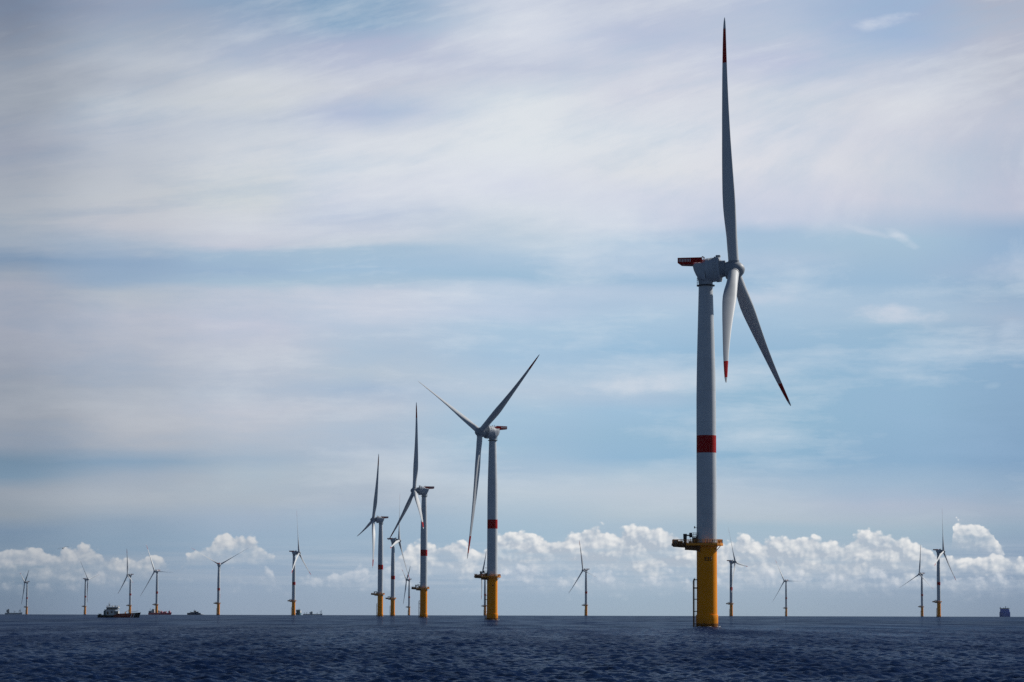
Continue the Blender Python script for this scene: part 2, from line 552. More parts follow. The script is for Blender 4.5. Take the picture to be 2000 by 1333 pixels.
def blade_mesh(parent):
    """Z = span, X = rotor axis (upwind), Y = tangential; feathered: trailing edge downwind"""
    mb = MB()
    rs = [1.4, 3, 5, 7, 9, 11, 13, 15, 17, 19, 21, 23, 25, 27, 30, 33, 36, 40, 44, 48, 52, 56, 59, 62.0, 65, 68, 70, 72.2, 73.2, 74.2, 74.8,
          75.2, 75.45, 75.6]
    rs = sorted(set(rs + [(a + b) / 2 for a, b in zip(rs, rs[1:])]))
    n = 40
    sec = []
    for r in rs:
        c = float(np.interp(r, *zip(*CH)))
        th = float(np.interp(r, *zip(*TH)))
        tw = R(float(np.interp(r, *zip(*TW))))
        w = min(1, max(0, (r - 6.0) / 12.0))             # circle to aerofoil
        w = w * w * (3 - 2 * w)
        s = r / RB
        pre = PB * (0.3 * s + 0.7 * s * s)
        ring = []
        for k in range(n):
            a = 2 * math.pi * k / n
            cx, cy = 0.5 * math.cos(a), 0.5 * math.sin(a)
            # aerofoil: leading edge at +0.45, trailing at -0.55
            u = 0.5 - cx
            t = 5 * th * (0.2969 * math.sqrt(max(u, 0)) - 0.126 * u - 0.3516 * u * u + 0.2843 * u ** 3 - 0.1036 * u ** 4)
            ax_, ay_ = 0.45 - u, math.copysign(t, cy) if abs(cy) > 1e-6 else 0.0
            ay_ += 0.02 * math.sin(math.pi * u) * 1.0
            x = (cx * (1 - w) + ax_ * w) * c
            y = (cy * th * (1 - w) + ay_ * w) * c if w > 0 else cy * c
            xr = x * math.cos(tw) - y * math.sin(tw)
            yr = x * math.sin(tw) + y * math.cos(tw)
            ring.append((xr + pre, yr, r))
        sec.append(ring)
    o0 = len(mb.v)
    mb.v += [p for r_ in sec for p in r_]
    for i in range(len(rs) - 1):
        mid = (rs[i] + rs[i + 1]) / 2
        ki = mb.m('red' if 62.0 < mid < 72.2 else 'blade')
        for k in range(n):
            mb.f.append([o0 + i * n + k, o0 + i * n + (k + 1) % n, o0 + (i + 1) * n + (k + 1) % n, o0 + (i + 1) * n + k])
            mb.mi.append(ki)
            mb.sm.append(True)
    mb.f.append([o0 + k for k in range(n)])
    mb.mi.append(mb.m('blade'))
    mb.sm.append(False)
    mb.f.append([o0 + (len(rs) - 1) * n + k for k in range(n)])
    mb.mi.append(mb.m('blade'))
    mb.sm.append(False)
    # pitch collar at the root
    mb.lathe([(1.9, 1.72), (2.75, 1.72), (2.8, 1.62)], 'nacd', 32, axis=Matrix.Translation((0.05, 0, 0)))
    return mb.build('blade', parent)


def make_turbine():
    root = empty('wind_turbine', (0, 0, 0))
    parts = {}
    parts['foundation'] = foundation_mesh(root)
    parts['tower'] = tower_mesh(root)
    parts['platform'] = platform_mesh(root)
    parts['nacelle'] = nacelle_mesh(root)
    parts['spinner'] = spinner_mesh(root)
    for k in range(3):
        if k == 0:
            b = blade_mesh(root)
        else:
            c = b.copy()
            COL.objects.link(c)
            c.parent = root
    return root


def kids(o):
    return [c for c in bpy.data.objects if c.parent == o]


def copy_tree(o, parent=None):
    c = o.copy()
    COL.objects.link(c)
    if parent:
        c.parent = parent
    for ch in kids(o):
        copy_tree(ch, c)
    return c


def pose(root, x, y, yaw, phase, bs=1.0, pitch=0.0):
    root.location = (x, y, sea_z(x, y))
    yw = Matrix.Rotation(R(yaw), 4, 'Z')
    i = 0
    rot = Matrix.Translation((0, 0, H_HUB)) @ yw
    hubm = rot @ Matrix.Translation((OVER, 0, 0)) @ Matrix.Rotation(R(-TILT), 4, 'Y')
    for ch in kids(root):
        st = ch.name.split('.')[0]
        if st == 'nacelle':
            ch.matrix_local = rot
        elif st == 'spinner':
            ch.matrix_local = hubm
        elif st == 'blade':
            # angle from vertical towards side = (-sin yaw, cos yaw), i.e. local +Y
            ch.matrix_local = hubm @ Matrix.Rotation(R(-(phase + 120 * i)), 4, 'X') @ Matrix.Rotation(R(pitch), 4, 'Z') @ Matrix.Diagonal((1, 1, bs, 1))
            i += 1


G = 'offshore wind turbines standing in the sea'
TURB = [
    # x, y, yaw, phase, label
    (58.23, 850.2, -13.4, 118.7, 'largest and nearest white wind turbine, yellow base lettered E35, one blade pointing straight up'),
    (-10.9, 1625.0, -146.2, 57.1, 'second largest white turbine with two blades raised in a V beside the tallest'),
    (-73.93, 2407.24, -165.1, 117.3, 'white turbine left of the V bladed one, a lit blade crossing its own tower'),
    (-145.0, 3160.0, -167.4, 16.9, 'turbine with one blade curving down left, just left of a shorter turbine'),
    (-168.84, 4066.0, -9.8, 23.0, 'turbine whose left pointing platform is crossed by a neighbour\'s dark blade tip'),
    (-310.03, 8660.9, -166.6, 56.6, 'tiny far turbine in the gap just left of a big yellow turbine base'),
    (-69.6, 7540.0, -165.0, 33.6, 'far turbine half hidden behind the tower of the V bladed turbine'),
    (-1618.07, 9539.6, -157.4, 56.5, 'small far turbine nearest the left edge with a brown looking base'),
    (-1302.5, 8730.0, -18.8, 79.2, 'far turbine with one bright blade pointing level to the right, left of the dark workboat'),
    (-1037.18, 7771.1, -154.2, 107.3, 'far turbine rising directly behind the bow half of the dark workboat'),
    (-875.58, 7052.6, -130.6, 93.2, 'far turbine with the red ship behind its foot'),
    (-624.5, 6090.0, 84.0, 60.0, 'far turbine seen from behind with two blades spread in a wide flat V'),
    (-373.22, 4895.7, -11.1, 3.3, 'mid distance turbine with the pale stern on ship close to the right of its base'),
    (176.14, 6733.4, -151.3, 103.6, 'far turbine alone between the V bladed turbine and the largest one'),
    (434.4, 5643.0, -22.6, 99.2, 'far turbine just to the right of the largest yellow base'),
    (835.68, 8685.6, -134.2, 91.1, 'far turbine with a blade pointing level right, third base from the right edge'),
    (1039.55, 7229.3, -145.9, 2.9, 'far turbine with three spread blades just left of the turbine with an orange lit base'),
    (698.3, 4666.0, -23.9, 13.0, 'rightmost turbine, orange lit base and red band, tall cumulus cloud to its right'),
]
proto = make_turbine()
turbines = []
for i, (x, y, yaw, ph, lab) in enumerate(TURB):
    o = proto if i == 0 else copy_tree(proto)
    turbines.append(o)
for i, (o, (x, y, yaw, ph, lab)) in enumerate(zip(turbines, TURB)):
    pose(o, x, y, yaw, ph, {0: 1.015, 1: 0.968}.get(i, 1.0), {4: -70.0, 8: -28.0, 12: -70.0, 14: -70.0, 17: -70.0}.get(i, 0.0))
    tag(o, lab, 'wind turbine', G)

# lettering painted on the nearest base, bent round the pile
def lettering(text, root, zc, size, ang0, rad=3.045):
    cu = bpy.data.curves.new('txt', 'FONT')
    cu.body = text
    cu.size = size
    cu.align_x = 'CENTER'
    cu.align_y = 'CENTER'
    cu.extrude = 0.0
    cu.offset = 0.035
    cu.resolution_u = 3
    tmp = bpy.data.objects.new('txt', cu)
    COL.objects.link(tmp)
    dg = bpy.context.evaluated_depsgraph_get()
    me = bpy.data.meshes.new_from_object(tmp.evaluated_get(dg))
    bpy.data.objects.remove(tmp)
    bpy.data.curves.remove(cu)
    bm = bmesh.new()
    bm.from_mesh(me)
    for _ in range(2):
        bmesh.ops.subdivide_edges(bm, edges=[e for e in bm.edges if e.calc_length() > 0.35], cuts=1)
    bmesh.ops.triangulate(bm, faces=bm.faces)
    for v in bm.verts:
        a = ang0 + v.co.x / rad
        z = zc + v.co.y
        v.co = Vector((rad * math.cos(a), rad * math.sin(a), z))
    bmesh.ops.recalc_face_normals(bm, faces=bm.faces)
    ex = bmesh.ops.solidify(bm, geom=list(bm.faces), thickness=-0.012)
    bm.to_mesh(me)
    bm.free()
    me.materials.clear()
    me.materials.append(M['black'])
    o = bpy.data.objects.new('lettering', me)
    COL.objects.link(o)
    o.parent = [c for c in kids(root) if c.name.startswith('foundation')][0]
    return o


# the raised left blade of the second turbine shows a pale tip
pale = [c for c in kids(turbines[1]) if c.name.startswith('blade')][2]
for sl_ in pale.material_slots:
    if sl_.material == M['red']:
        sl_.link = 'OBJECT'
        sl_.material = M['blade']


lettering('E35', turbines[0], 20.1, 1.55, R(-90 + 3.9))
bl = MB()
bl.box((-0.1 + 0.5, -3.06, 19.6), (0.7, 0.06, 0.7), 'black', bevel=0.01)
bl.build('marker_plate', [c for c in kids(turbines[1]) if c.name.startswith('foundation')][0])


# ================================================================== SHIPS
def at(px, D):
    """ground point seen at image column px (2000 px frame) at distance D"""
    return (px - 998.7) / FPX * D * math.cos(PITCH)


def hull(mb, L, B, z0, sheer, key, rake=0.12, stern=0.85, nst=14, keyf=None, deck='deckgreen'):
    """bow towards +X; sheer(t) gives deck height"""
    ring = []
    for i in range(nst + 1):
        t = i / nst
        x = -L / 2 + L * t
        w = B / 2 * (stern + (1 - stern) * min(1, t / 0.25)) if t < 0.25 else B / 2
        if t > 0.62:
            q = (t - 0.62) / 0.38
            w = B / 2 * max(0.03, (1 - q ** 2.2))
        zt = sheer(t)
        rk = rake * L * max(0, (t - 0.7) / 0.3) ** 2
        ring.append([(x - rk, -w * 0.72, z0), (x - rk * 0.55, -w * 0.95, z0 * 0.3 + zt * 0.3), (x, -w, zt), (x, w, zt),
                     (x - rk * 0.55, w * 0.95, z0 * 0.3 + zt * 0.3), (x - rk, w * 0.72, z0)])
    vs = [p for r_ in ring for p in r_]
    n = 6
    for i in range(nst):
        kk = keyf((i + .5) / nst) if keyf else key
        fs = []
        for k in (0, 1, 3, 4):
            fs.append([i * n + k, i * n + k + 1, (i + 1) * n + k + 1, (i + 1) * n + k])
        mb.add(vs, fs, kk)
        mb.add(vs, [[i * n + 2, i * n + 3, (i + 1) * n + 3, (i + 1) * n + 2]], deck)
    mb.add(vs, [[0, 1, 2, 3, 4, 5], [nst * n + k for k in range(6)]], key)


# --- workboat in front of the left-hand turbines, bow to the right
D = 2080.0
xw = at(233.7, D)
wb = empty('workboat', (xw, D, sea_z(xw, D)))
tag(wb, 'dark hulled workboat with white wheelhouse aft and two white slashes on its bow', 'workboat')
mb = MB()


def sh(t):
    return 2.0 + (0.9 * max(0, (t - 0.40) / 0.06) if t < 0.46 else 0.9 + 0.9 * ((t - 0.46) / 0.54) ** 1.6) if t > 0.40 else 1.5 + 0.5 * max(0, 0.1 - t) * 10 * 0.4 + 0.2


hull(mb, 31.0, 8.2, -1.2, sh, 'hull', rake=0.06, stern=0.9, nst=24, keyf=lambda t: 'maroon' if 0.36 < t < 0.84 else 'hull')
h = mb.build('hull', wb)
mk = MB()
for xx in (8.9, 10.6):
    mk.add([(xx - 0.7, 0, 0.0), (xx - 0.15, 0, 0.0), (xx + 0.95, 0, 3.0), (xx + 0.4, 0, 3.0)], [[0, 1, 2, 3]], 'shipw')
for i, (x_, y_, z_) in enumerate(mk.v):
    t = (x_ + 15.5) / 31
    w = 4.1 if t < 0.62 else 4.1 * max(0.03, 1 - ((t - 0.62) / 0.38) ** 2.2)
    mk.v[i] = (x_, -w * (0.94 + 0.08 * z_ / 3) - 0.32, z_)
mk.build('bow_stripe', h)
ho = MB()
ho.box((-6.6, 0, 3.8), (6.2, 6.4, 4.4), 'shipw', bevel=0.15)
ho.box((-2.2, 0, 3.2), (3.4, 6.0, 2.9), 'shipw', bevel=0.15)
ho.box((-2.1, 0, 4.85), (3.4, 6.2, 0.25), 'shipw')
house = ho.build('deckhouse', wb)
wn = MB()
for xx, zz, w_, h_ in ((-8.2, 3.3, 1.3, 2.2), (-5.2, 4.0, 1.2, 1.2), (-2.9, 3.5, 0.8, 1.6), (-1.5, 3.5, 1.1, 1.7)):
    for s in (-1, 1):
        wn.box((xx, s * (3.22 if xx < -4 else 3.02), zz), (w_, 0.1, h_), 'glass', bevel=0.03)
wn.build('window', house)
wh = MB()
wh.box((-5.1, 0, 5.75), (8.6, 7.0, 0.25), 'shipw')
wh.box((-5.2, 0, 6.4), (8.0, 6.4, 1.2), 'glass', bevel=0.1)
wh.box((-4.9, 0, 7.35), (8.8, 7.2, 0.75), 'shipw', bevel=0.1)
wh.railing([(-9.1, -3.4, 7.7), (-0.7, -3.4, 7.7), (-0.7, 3.4, 7.7), (-9.1, 3.4, 7.7)], 1.0, 'shipw', 1.2, 0.05, 2, closed=True)
for k in range(8):
    wh.box((-8.8 + 1.02 * k, -3.22, 6.4), (0.14, 0.06, 1.2), 'shipw')
wh.build('wheelhouse', wb)
ms = MB()
ms.tube([(-7.4, 0, 7.6), (-7.4, 0, 11.6)], [0.18, 0.08], 'shipw', 8)
ms.tube([(-8.4, 0, 9.8), (-6.4, 0, 9.8)], 0.09, 'shipw', 6)
ms.tube([(-7.4, -1.2, 10.6), (-7.4, 1.2, 10.6)], 0.07, 'shipw', 6)
ms.box((-7.5, 0, 9.0), (0.8, 0.8, 0.6), 'dark')
ms.tube([(-8.1, 0.3, 7.6), (-8.1, 0.3, 10.8)], 0.05, 'dark', 6)
ms.box((-3.2, 0.2, 8.3), (0.5, 0.5, 1.0), 'dark')
ms.lathe([(0, 0.1), (0.1, 0.5), (0.5, 0.55), (0.9, 0.3), (1.0, 0.02)], 'shipw', 12, axis=Matrix.Translation((-5.0, 1.2, 7.7)))
ms.build('mast', wb)
fn = MB()
fn.box((-10.6, 0, 3.3), (1.6, 4.2, 3.4), 'teal', bevel=0.1)
fn.tube([(-10.5, 0.9, 4.9), (-10.8, 0.9, 5.9)], 0.3, 'dark', 8)
fn.tube([(-10.5, -0.9, 4.9), (-10.8, -0.9, 5.9)], 0.3, 'dark', 8)
fn.build('funnel', wb)
dc = MB()
dc.lathe([(2.6, 0.45), (3.6, 0.4), (4.3, 0.3)], 'yel2', 10, axis=Matrix.Translation((4.0, 1.0, 0)))
dc.tube([(4.0, 1.0, 4.1), (6.0, 1.0, 5.0), (8.0, 1.0, 3.9)], 0.16, 'yel2', 8)
dc.build('deck_crane', wb)
rl = MB()
rl.railing([(-15.2, -3.6, 1.9), (-12.8, -3.9, 1.9)], 1.0, 'dark', 0.8, 0.05, 2)
rl.railing([(8.5, -3.3, 3.5), (11.0, -2.6, 3.8), (13.6, -1.2, 4.2)], 0.9, 'dark', 0.9, 0.05, 2)
rl.box((-14.2, 0, 2.0), (1.6, 4.0, 1.2), 'deckgreen')
rl.build('railing', wb)

# --- red ship half behind a turbine foot
D = 6700.0
xr = at(313, D)
rs_ = empty('red_ship', (xr, D, sea_z(xr, D)))
tag(rs_, 'red hulled ship with white house aft, partly behind a yellow turbine base', 'ship')
mb = MB()
hull(mb, 55, 11, -1, lambda t: 4.4 + (1.2 * max(0, (t - 0.85) / 0.15)), 'shipred', rake=0.05, deck='shipred')
mb.build('hull', rs_)
ho = MB()
ho.box((-24, 0, 6.6), (5.5, 8.5, 4.6), 'shipgrey')
ho.box((-16.5, 0, 8.0), (7.5, 9.0, 7.4), 'shipw')
ho.box((-16.0, 0, 12.4), (5.0, 9.5, 1.6), 'shipw')
dh = ho.build('deckhouse', rs_)
wi = MB()
wi.box((-13.4, 0, 12.5), (0.2, 8.0, 0.8), 'glass')
wi.box((-16.0, -4.8, 12.5), (4.2, 0.14, 0.8), 'glass')
for zz in (6.4, 8.8):
    wi.box((-16.5, -4.54, zz), (5.5, 0.12, 0.7), 'glass')
wi.build('window', dh)
mm = MB()
mm.tube([(-23.5, 0, 8.5), (-23.5, 0, 15.5)], [0.5, 0.2], 'shipgrey', 8)
mm.tube([(-25, 0, 13), (-22, 0, 13)], 0.2, 'shipgrey', 6)
mm.build('mast', rs_)
dg_ = MB()
dg_.lathe([(0, 2.4), (0.3, 3.2), (3.6, 3.2), (5.2, 2.0), (5.6, 0.2)], 'shipw', 20, axis=Matrix.Translation((-2.5, 0, 5)))
dg_.box((3, 0, 6.0), (4.5, 7, 4.0), 'shipred')
dg_.tube([(3, 0, 8.0), (1.0, 0, 11.5)], 0.5, 'shipred', 8)
dg_.box((10.5, 0, 5.6), (8.0, 7, 2.4), 'shipred')
dg_.tube([(8, -1, 7), (16, -1, 8.2)], 0.5, 'shipred', 8)
dg_.build('deck_gear', rs_)
bw = MB()
bw.box((21.5, 0, 6.8), (5.5, 6.0, 4.0), 'shipred', taper=0.7)
bw.tube([(21.5, 0, 8), (21.5, 0, 11.5)], [0.5, 0.2], 'shipred', 8)
bw.build('forecastle', rs_)

# --- crew boat
D = 6000.0
xc = at(379, D)
cb_ = empty('crew_boat', (xc, D, sea_z(xc, D) - 0.2))
tag(cb_, 'small dark crew boat low on the horizon with a stepped cabin', 'boat')
mb = MB()
for yy in (-2.6, 2.6):
    m2 = MB()
    hull(m2, 28, 2.6, -1, lambda t: 4.4 - 0.5 * (t > 0.9), 'navy', rake=0.03)
    m2.v = [(a, b + yy, c) for a, b, c in m2.v]
    mb.v, o_ = mb.v + m2.v, len(mb.v)
    for f, mi, s in zip(m2.f, m2.mi, m2.sm):
        mb.f.append([o_ + q for q in f])
        mb.mi.append(mb.m(m2.mats[mi]))
        mb.sm.append(s)
mb.box((0, 0, 3.9), (27, 5.2, 0.9), 'navy')
mb.build('hull', cb_)
ca = MB()
ca.box((1, 0, 5.2), (17, 6.4, 1.8), 'shipgrey')
ca.box((5.5, 0, 6.5), (9, 5.6, 1.0), 'shipgrey')
ca.box((2.0, 0, 7.7), (5.4, 5.0, 2.0), 'shipw', taper=0.92)
ca.box((2.0, 0, 8.9), (6.4, 5.4, 0.4), 'dark')
cab = ca.build('cabin', cb_)
wi = MB()
wi.box((2.0, -2.5, 7.8), (4.8, 0.14, 1.0), 'glass')
wi.box((1.0, -3.22, 5.4), (14, 0.12, 0.7), 'glass')
wi.build('window', cab)
mm = MB()
mm.tube([(1.2, 0, 9), (1.2, 0, 12.5)], [0.2, 0.08], 'dark', 6)
mm.tube([(-9, 1.5, 4.4), (-9, 1.5, 7.0), (-6, 1.5, 7.6)], 0.2, 'dark', 6)
mm.build('mast', cb_)
fo = MB()
pts = [(14.2, -3.2, 0.6), (15.5, -4.2, 1.3), (18, -4.8, 0.9), (22, -4.2, 0.45)]
fo.tube(pts, [0.5, 1.0, 0.9, 0.2], 'foam', 8)
fo.tube([(a, -b, c) for a, b, c in pts], [0.5, 1.0, 0.9, 0.2], 'foam', 8)
fo.build('bow_wave', cb_)

# --- pale ship, stern on, right of a yellow base
D = 7200.0
xs = at(583.5, D)
ss = empty('stern_on_ship', (xs, D, sea_z(xs, D)))
tag(ss, 'pale ship seen stern on beside a yellow turbine base, its sunlit side white', 'ship')
mb = MB()
hull(mb, 70, 11.5, -1, lambda t: 5.5, 'teal', rake=0.03, stern=0.95)
for i, (a, b, c) in enumerate(mb.v):
    mb.v[i] = (-b, a, c)
mb.build('hull', ss)
ho = MB()
ho.box((0.6, -20, 9.0), (9.6, 16, 7.0), 'teal')
ho.box((4.6, -10, 8.2), (3.2, 34, 5.8), 'shipw')
ho.box((1.4, -16, 13.0), (7.5, 8, 1.4), 'shipgrey')
dh = ho.build('deckhouse', ss)
wi = MB()
for zz in (8.0, 10.6):
    wi.box((0.2, -28.05, zz), (7.4, 0.14, 0.7), 'glass')
wi.build('window', dh)
mm = MB()
mm.tube([(-4.4, -24, 9), (-4.4, -24, 13.6)], [1.0, 0.8], 'dark', 8)
mm.tube([(2.0, -14, 13.5), (2.0, -14, 19)], [0.3, 0.15], 'shipgrey', 6)
mm.build('funnel', ss)

# --- hazy geared ship far off with masts
def cargo_ship(px, D, L, mat_hull, house_x, masts, label, name, bow=1, top=14, zoff=0.0, grey='shipgrey'):
    x = at(px, D)
    r = empty(name, (x, D, sea_z(x, D) + zoff))
    tag(r, label, 'ship')
    if bow < 0:
        r.rotation_euler.z = math.pi
    mb = MB()
    hull(mb, L, L * 0.15, -3, lambda t: 7.0 + (2.0 if t > 0.9 else 0), mat_hull, rake=0.03, deck=mat_hull)
    mb.build('hull', r)
    ho = MB()
    ho.box((house_x, 0, top * 0.5 + 3.5), (L * 0.12, L * 0.13, top - 7), grey)
    ho.box((house_x + 1, 0, top + 1.2), (L * 0.09, L * 0.15, 3.2), grey)
    ho.box((house_x - L * 0.08, 0, top * 0.75), (L * 0.05, L * 0.06, top * 0.5), grey)
    dh = ho.build('deckhouse', r)
    wi = MB()
    wi.box((house_x + 1, -L * 0.0755, top + 1.5), (L * 0.075, 0.2, 1.2), 'glass')
    wi.build('window', dh)
    for mx, hh, lean in masts:
        m_ = MB()
        m_.tube([(mx, 0, 6.5), (mx, 0, hh)], [0.9, 0.5], grey, 8)
        m_.tube([(mx, 0, hh * 0.8), (mx + lean, 0, hh * 0.55)], [0.6, 0.35], grey, 6)
        m_.tube([(mx, 0, hh * 0.98), (mx + lean, 0, hh * 0.56)], 0.12, grey, 5)
        m_.build('cargo_crane', r)
    return r


cargo_ship(611, 13500.0, 92, 'haze_grey', -6, [(42, 27, -12), (36, 23, 9), (-30, 17, 10), (-40, 15, 8), (22, 15, -8)],
           'faint grey cargo ship with upright crane masts far on the horizon', 'cargo_ship', top=16, grey='haze_grey')
cargo_ship(27, 11500.0, 70, 'haze_grey', -22, [(22, 20, 8), (27, 23, -8), (2, 17, 8)],
           'dark blue grey ship on the horizon at the far left edge', 'cargo_ship', top=19, grey='shipgrey')

# --- big blue ship, bow on, right edge
D = 8200.0
xb = at(1962.5, D)
bs = empty('car_carrier', (xb, D, sea_z(xb, D)))
bs.rotation_euler.z = -math.atan2(xb, D)
tag(bs, 'high blue ship seen bow on near the right edge', 'ship')
mb = MB()
prof = [(-15.2, -2), (-15.4, 8), (-15.0, 14.5), (15.0, 14.5), (15.4, 8), (15.2, -2)]
mb.prism(prof, 'y', 0, 120, 'shipblue')
mb.prism([(-9, -2), (-12, 14.3), (12, 14.3), (9, -2)], 'y', -8, -0.01, 'shipblue')
mb.prism([(-2.5, -2), (-6, 14.2), (6, 14.2), (2.5, -2)], 'y', -15, -8.01, 'shipblue')
mb.build('hull', bs)
ho = MB()
ho.box((0, 30, 18.0), (26.5, 22, 7.0), 'shipblue')
ho.box((0, 30, 22.4), (23.0, 18, 2.2), 'shipgrey')
ho.box((0, 30, 24.0), (30.5, 6, 1.0), 'shipgrey')
dh = ho.build('deckhouse', bs)
wi = MB()
wi.box((0, 20.9, 22.6), (20, 0.3, 1.1), 'glass')
wi.box((0, 18.9, 18.5), (22, 0.3, 1.0), 'glass')
wi.build('window', dh)
for xx, hh, w in ((-12.5, 26.5, 2.4), (-2.6, 26.0, 2.0), (2.6, 29.0, 2.6), (9.0, 26.0, 1.6)):
    m_ = MB()
    m_.tube([(xx, 34, 14), (xx, 34, hh)], w * 0.4, 'shipblue', 8)
    m_.box((xx, 34, hh), (w, 3, 1.4), 'dark')
    m_.build('mast', bs)

# ================================================================== GULL
D = 300.0
gx, gz = at(121, D), EYE + (1202.6 - 1074.6) / FPX * D - 0.3
gull = empty('gull', (gx, D, gz))
gull.rotation_euler = (R(6), R(-14), R(20))
tag(gull, 'single gull gliding against the clouds above the left turbines', 'bird')
gb = MB()
gb.lathe([(-0.26, 0.004), (-0.22, 0.02), (-0.12, 0.055), (0.02, 0.07), (0.12, 0.055), (0.18, 0.042), (0.22, 0.042), (0.25, 0.03), (0.29, 0.004)],
         'birdw', 14, axis=Matrix.Rotation(R(-90), 4, 'X'))
gbo = gb.build('body', gull)
for s in (-1, 1):
    w = MB()
    st = [(0.03, 0.10, -0.10, 0.02), (0.18, 0.12, -0.06, 0.07), (0.34, 0.09, -0.03, 0.09), (0.5, 0.0, -0.06, 0.06), (0.62, -0.12, -0.14, 0.03)]
    vs = []
    for x_, a, b, z_ in st:
        vs += [(s * x_, a, z_ + 0.008), (s * x_, (a + b) / 2, z_ + 0.02), (s * x_, b, z_ + 0.003), (s * x_, (a + b) / 2, z_ - 0.002)]
    fs = [[i * 4 + k, i * 4 + (k + 1) % 4, (i + 1) * 4 + (k + 1) % 4, (i + 1) * 4 + k] for i in range(4) for k in range(4)]
    fs += [[0, 1, 2, 3], [16, 17, 18, 19]]
    w.add(vs, fs, 'birdg', True)
    w.build('wing', gull)
tl = MB()
tl.prism([(-0.03, -0.2), (0.03, -0.2), (0.07, -0.36), (-0.07, -0.36)], 'z', -0.005, 0.005, 'birdw')
tl.build('tail', gull)


# ================================================================== SEA
def build_sea():
    rng = np.random.default_rng(3)
    # bearings (0 = straight ahead), dense where the picture looks, coarse round the back
    half = 13.5
    fine = np.linspace(-half, half, 760)
    side = half + (180 - half) * (np.linspace(0, 1, 70)[1:]) ** 1.6
    th = np.radians(np.concatenate([-side[::-1][1:], fine, side]))
    # distances
    rr = [1.5]
    while rr[-1] < 110:
        rr.append(rr[-1] * 1.09)
    r = 112.0
    while r < 1000:
        rr.append(r)
        r *= 1.00135
    while r < 9000:
        rr.append(r)
        r *= 1.012
    while r < 15000:
        rr.append(r)
        r *= 1.08
    rr = np.array(rr)
    nr, nt = len(rr), len(th)
    RR, TT = np.meshgrid(rr, th, indexing='ij')
    X = RR * np.sin(TT)
    Y = RR * np.cos(TT)
    Z = -RR ** 2 / (2 * RE)
    # waves
    NW = 110
    lam = np.exp(np.linspace(math.log(0.48), math.log(9), NW))
    wind = R(-112)
    dirs = wind + rng.normal(0, 0.85, NW)
    slope = 0.060 * np.where(lam > 1.9, (1.9 / lam) ** 1.1, 1.0) * rng.uniform(0.7, 1.3, NW)
    phs = rng.uniform(0, 2 * math.pi, NW)
    dr = np.gradient(rr)
    fineM = (np.abs(np.degrees(th)) < half + 0.01)
    i0, i1 = np.where(fineM)[0][[0, -1]]
    far = int(np.searchsorted(rr, 995))
    n0 = int(np.searchsorted(rr, 100))
    Xs, Ys = X[n0:far, i0:i1 + 1], Y[n0:far, i0:i1 + 1]
    step = np.maximum(dr[n0:far], 0.03)[:, None]
    A = np.zeros_like(Xs, dtype=np.float64)
    for k in range(NW):
        kk = 2 * math.pi / lam[k]
        amp = slope[k] / kk
        att = np.clip((lam[k] / (step * 2.2) - 0.6) / 1.2, 0, 1)
        p = kk * (math.cos(dirs[k]) * Xs + math.sin(dirs[k]) * Ys) + phs[k]
        s = np.sin(p)
        A += amp * att * (s + 0.25 * np.cos(2 * p))
    edge = np.clip((half - np.abs(np.degrees(th[i0:i1 + 1]))) / 1.0, 0, 1)[None, :]
    fade = np.clip((995 - rr[n0:far]) / 250, 0, 1)[:, None] * np.clip((rr[n0:far] - 100) / 20, 0, 1)[:, None]
    Z[n0:far, i0:i1 + 1] += A * edge * fade
    co = np.stack([X, Y, Z], -1).reshape(-1, 3)
    idx = np.arange(nr * nt).reshape(nr, nt)
    a, b, c, d = idx[:-1, :-1], idx[:-1, 1:], idx[1:, 1:], idx[1:, :-1]
    quads = np.stack([a, b, c, d], -1)[:, :, ::-1].reshape(-1, 4)
    # close the seam behind
    seam = np.stack([idx[:-1, -1], idx[:-1, 0], idx[1:, 0], idx[1:, -1]], -1)[:, ::-1].reshape(-1, 4)
    quads = np.concatenate([quads, seam])
    me = bpy.data.meshes.new('sea')
    me.vertices.add(len(co))
    me.vertices.foreach_set('co', co.astype(np.float32).ravel())
    me.loops.add(quads.size)
    me.loops.foreach_set('vertex_index', quads.astype(np.int32).ravel())
    me.polygons.add(len(quads))
    me.polygons.foreach_set('loop_start', (np.arange(len(quads)) * 4).astype(np.int32))
    me.polygons.foreach_set('loop_total', np.full(len(quads), 4, np.int32))
    me.polygons.foreach_set('use_smooth', np.ones(len(quads), bool))
    me.update(calc_edges=True)
    me.validate()
    o = bpy.data.objects.new('sea', me)
    COL.objects.link(o)
    o['kind'] = 'structure'
    m = bpy.data.materials.new('sea_water')
    m.use_nodes = True
    N.tree = nt_ = m.node_tree
    b = nt_.nodes['Principled BSDF']
    tc = nt_.nodes.new('ShaderNodeTexCoord')
    sp = nt_.nodes.new('ShaderNodeSeparateXYZ')
    nt_.links.new(tc.outputs['Object'], sp.inputs[0])
    x, y = N(sp.outputs[0]), N(sp.outputs[1])
    p2 = vec(x * 0.8 + y * 0.25, y * 0.9 - x * 0.2, 0.0)
    big = noise(vec(x * 0.004, y * 0.0012), 1.0, 3, 0.55)             # wind patches
    c = mixc(smooth(big, 0.35, 0.65), (0.0018, 0.0078, 0.034), (0.0034, 0.0130, 0.052))
    nt_.links.new(c, b.inputs['Base Color'])
    nt_.nodes.remove(b)
    dif = nt_.nodes.new('ShaderNodeBsdfDiffuse')
    nt_.links.new(c, dif.inputs[0])
    glo = nt_.nodes.new('ShaderNodeBsdfGlossy')
    glo.inputs['Color'].default_value = (0.72, 0.86, 1.0, 1)
    glo.inputs['Roughness'].default_value = SEA_ROUGH
    fr = nt_.nodes.new('ShaderNodeFresnel')
    fr.inputs['IOR'].default_value = 1.333
    gust = noise(vec(x * 0.05, y * 0.006, 0.0), 1.0, 9, 0.68)
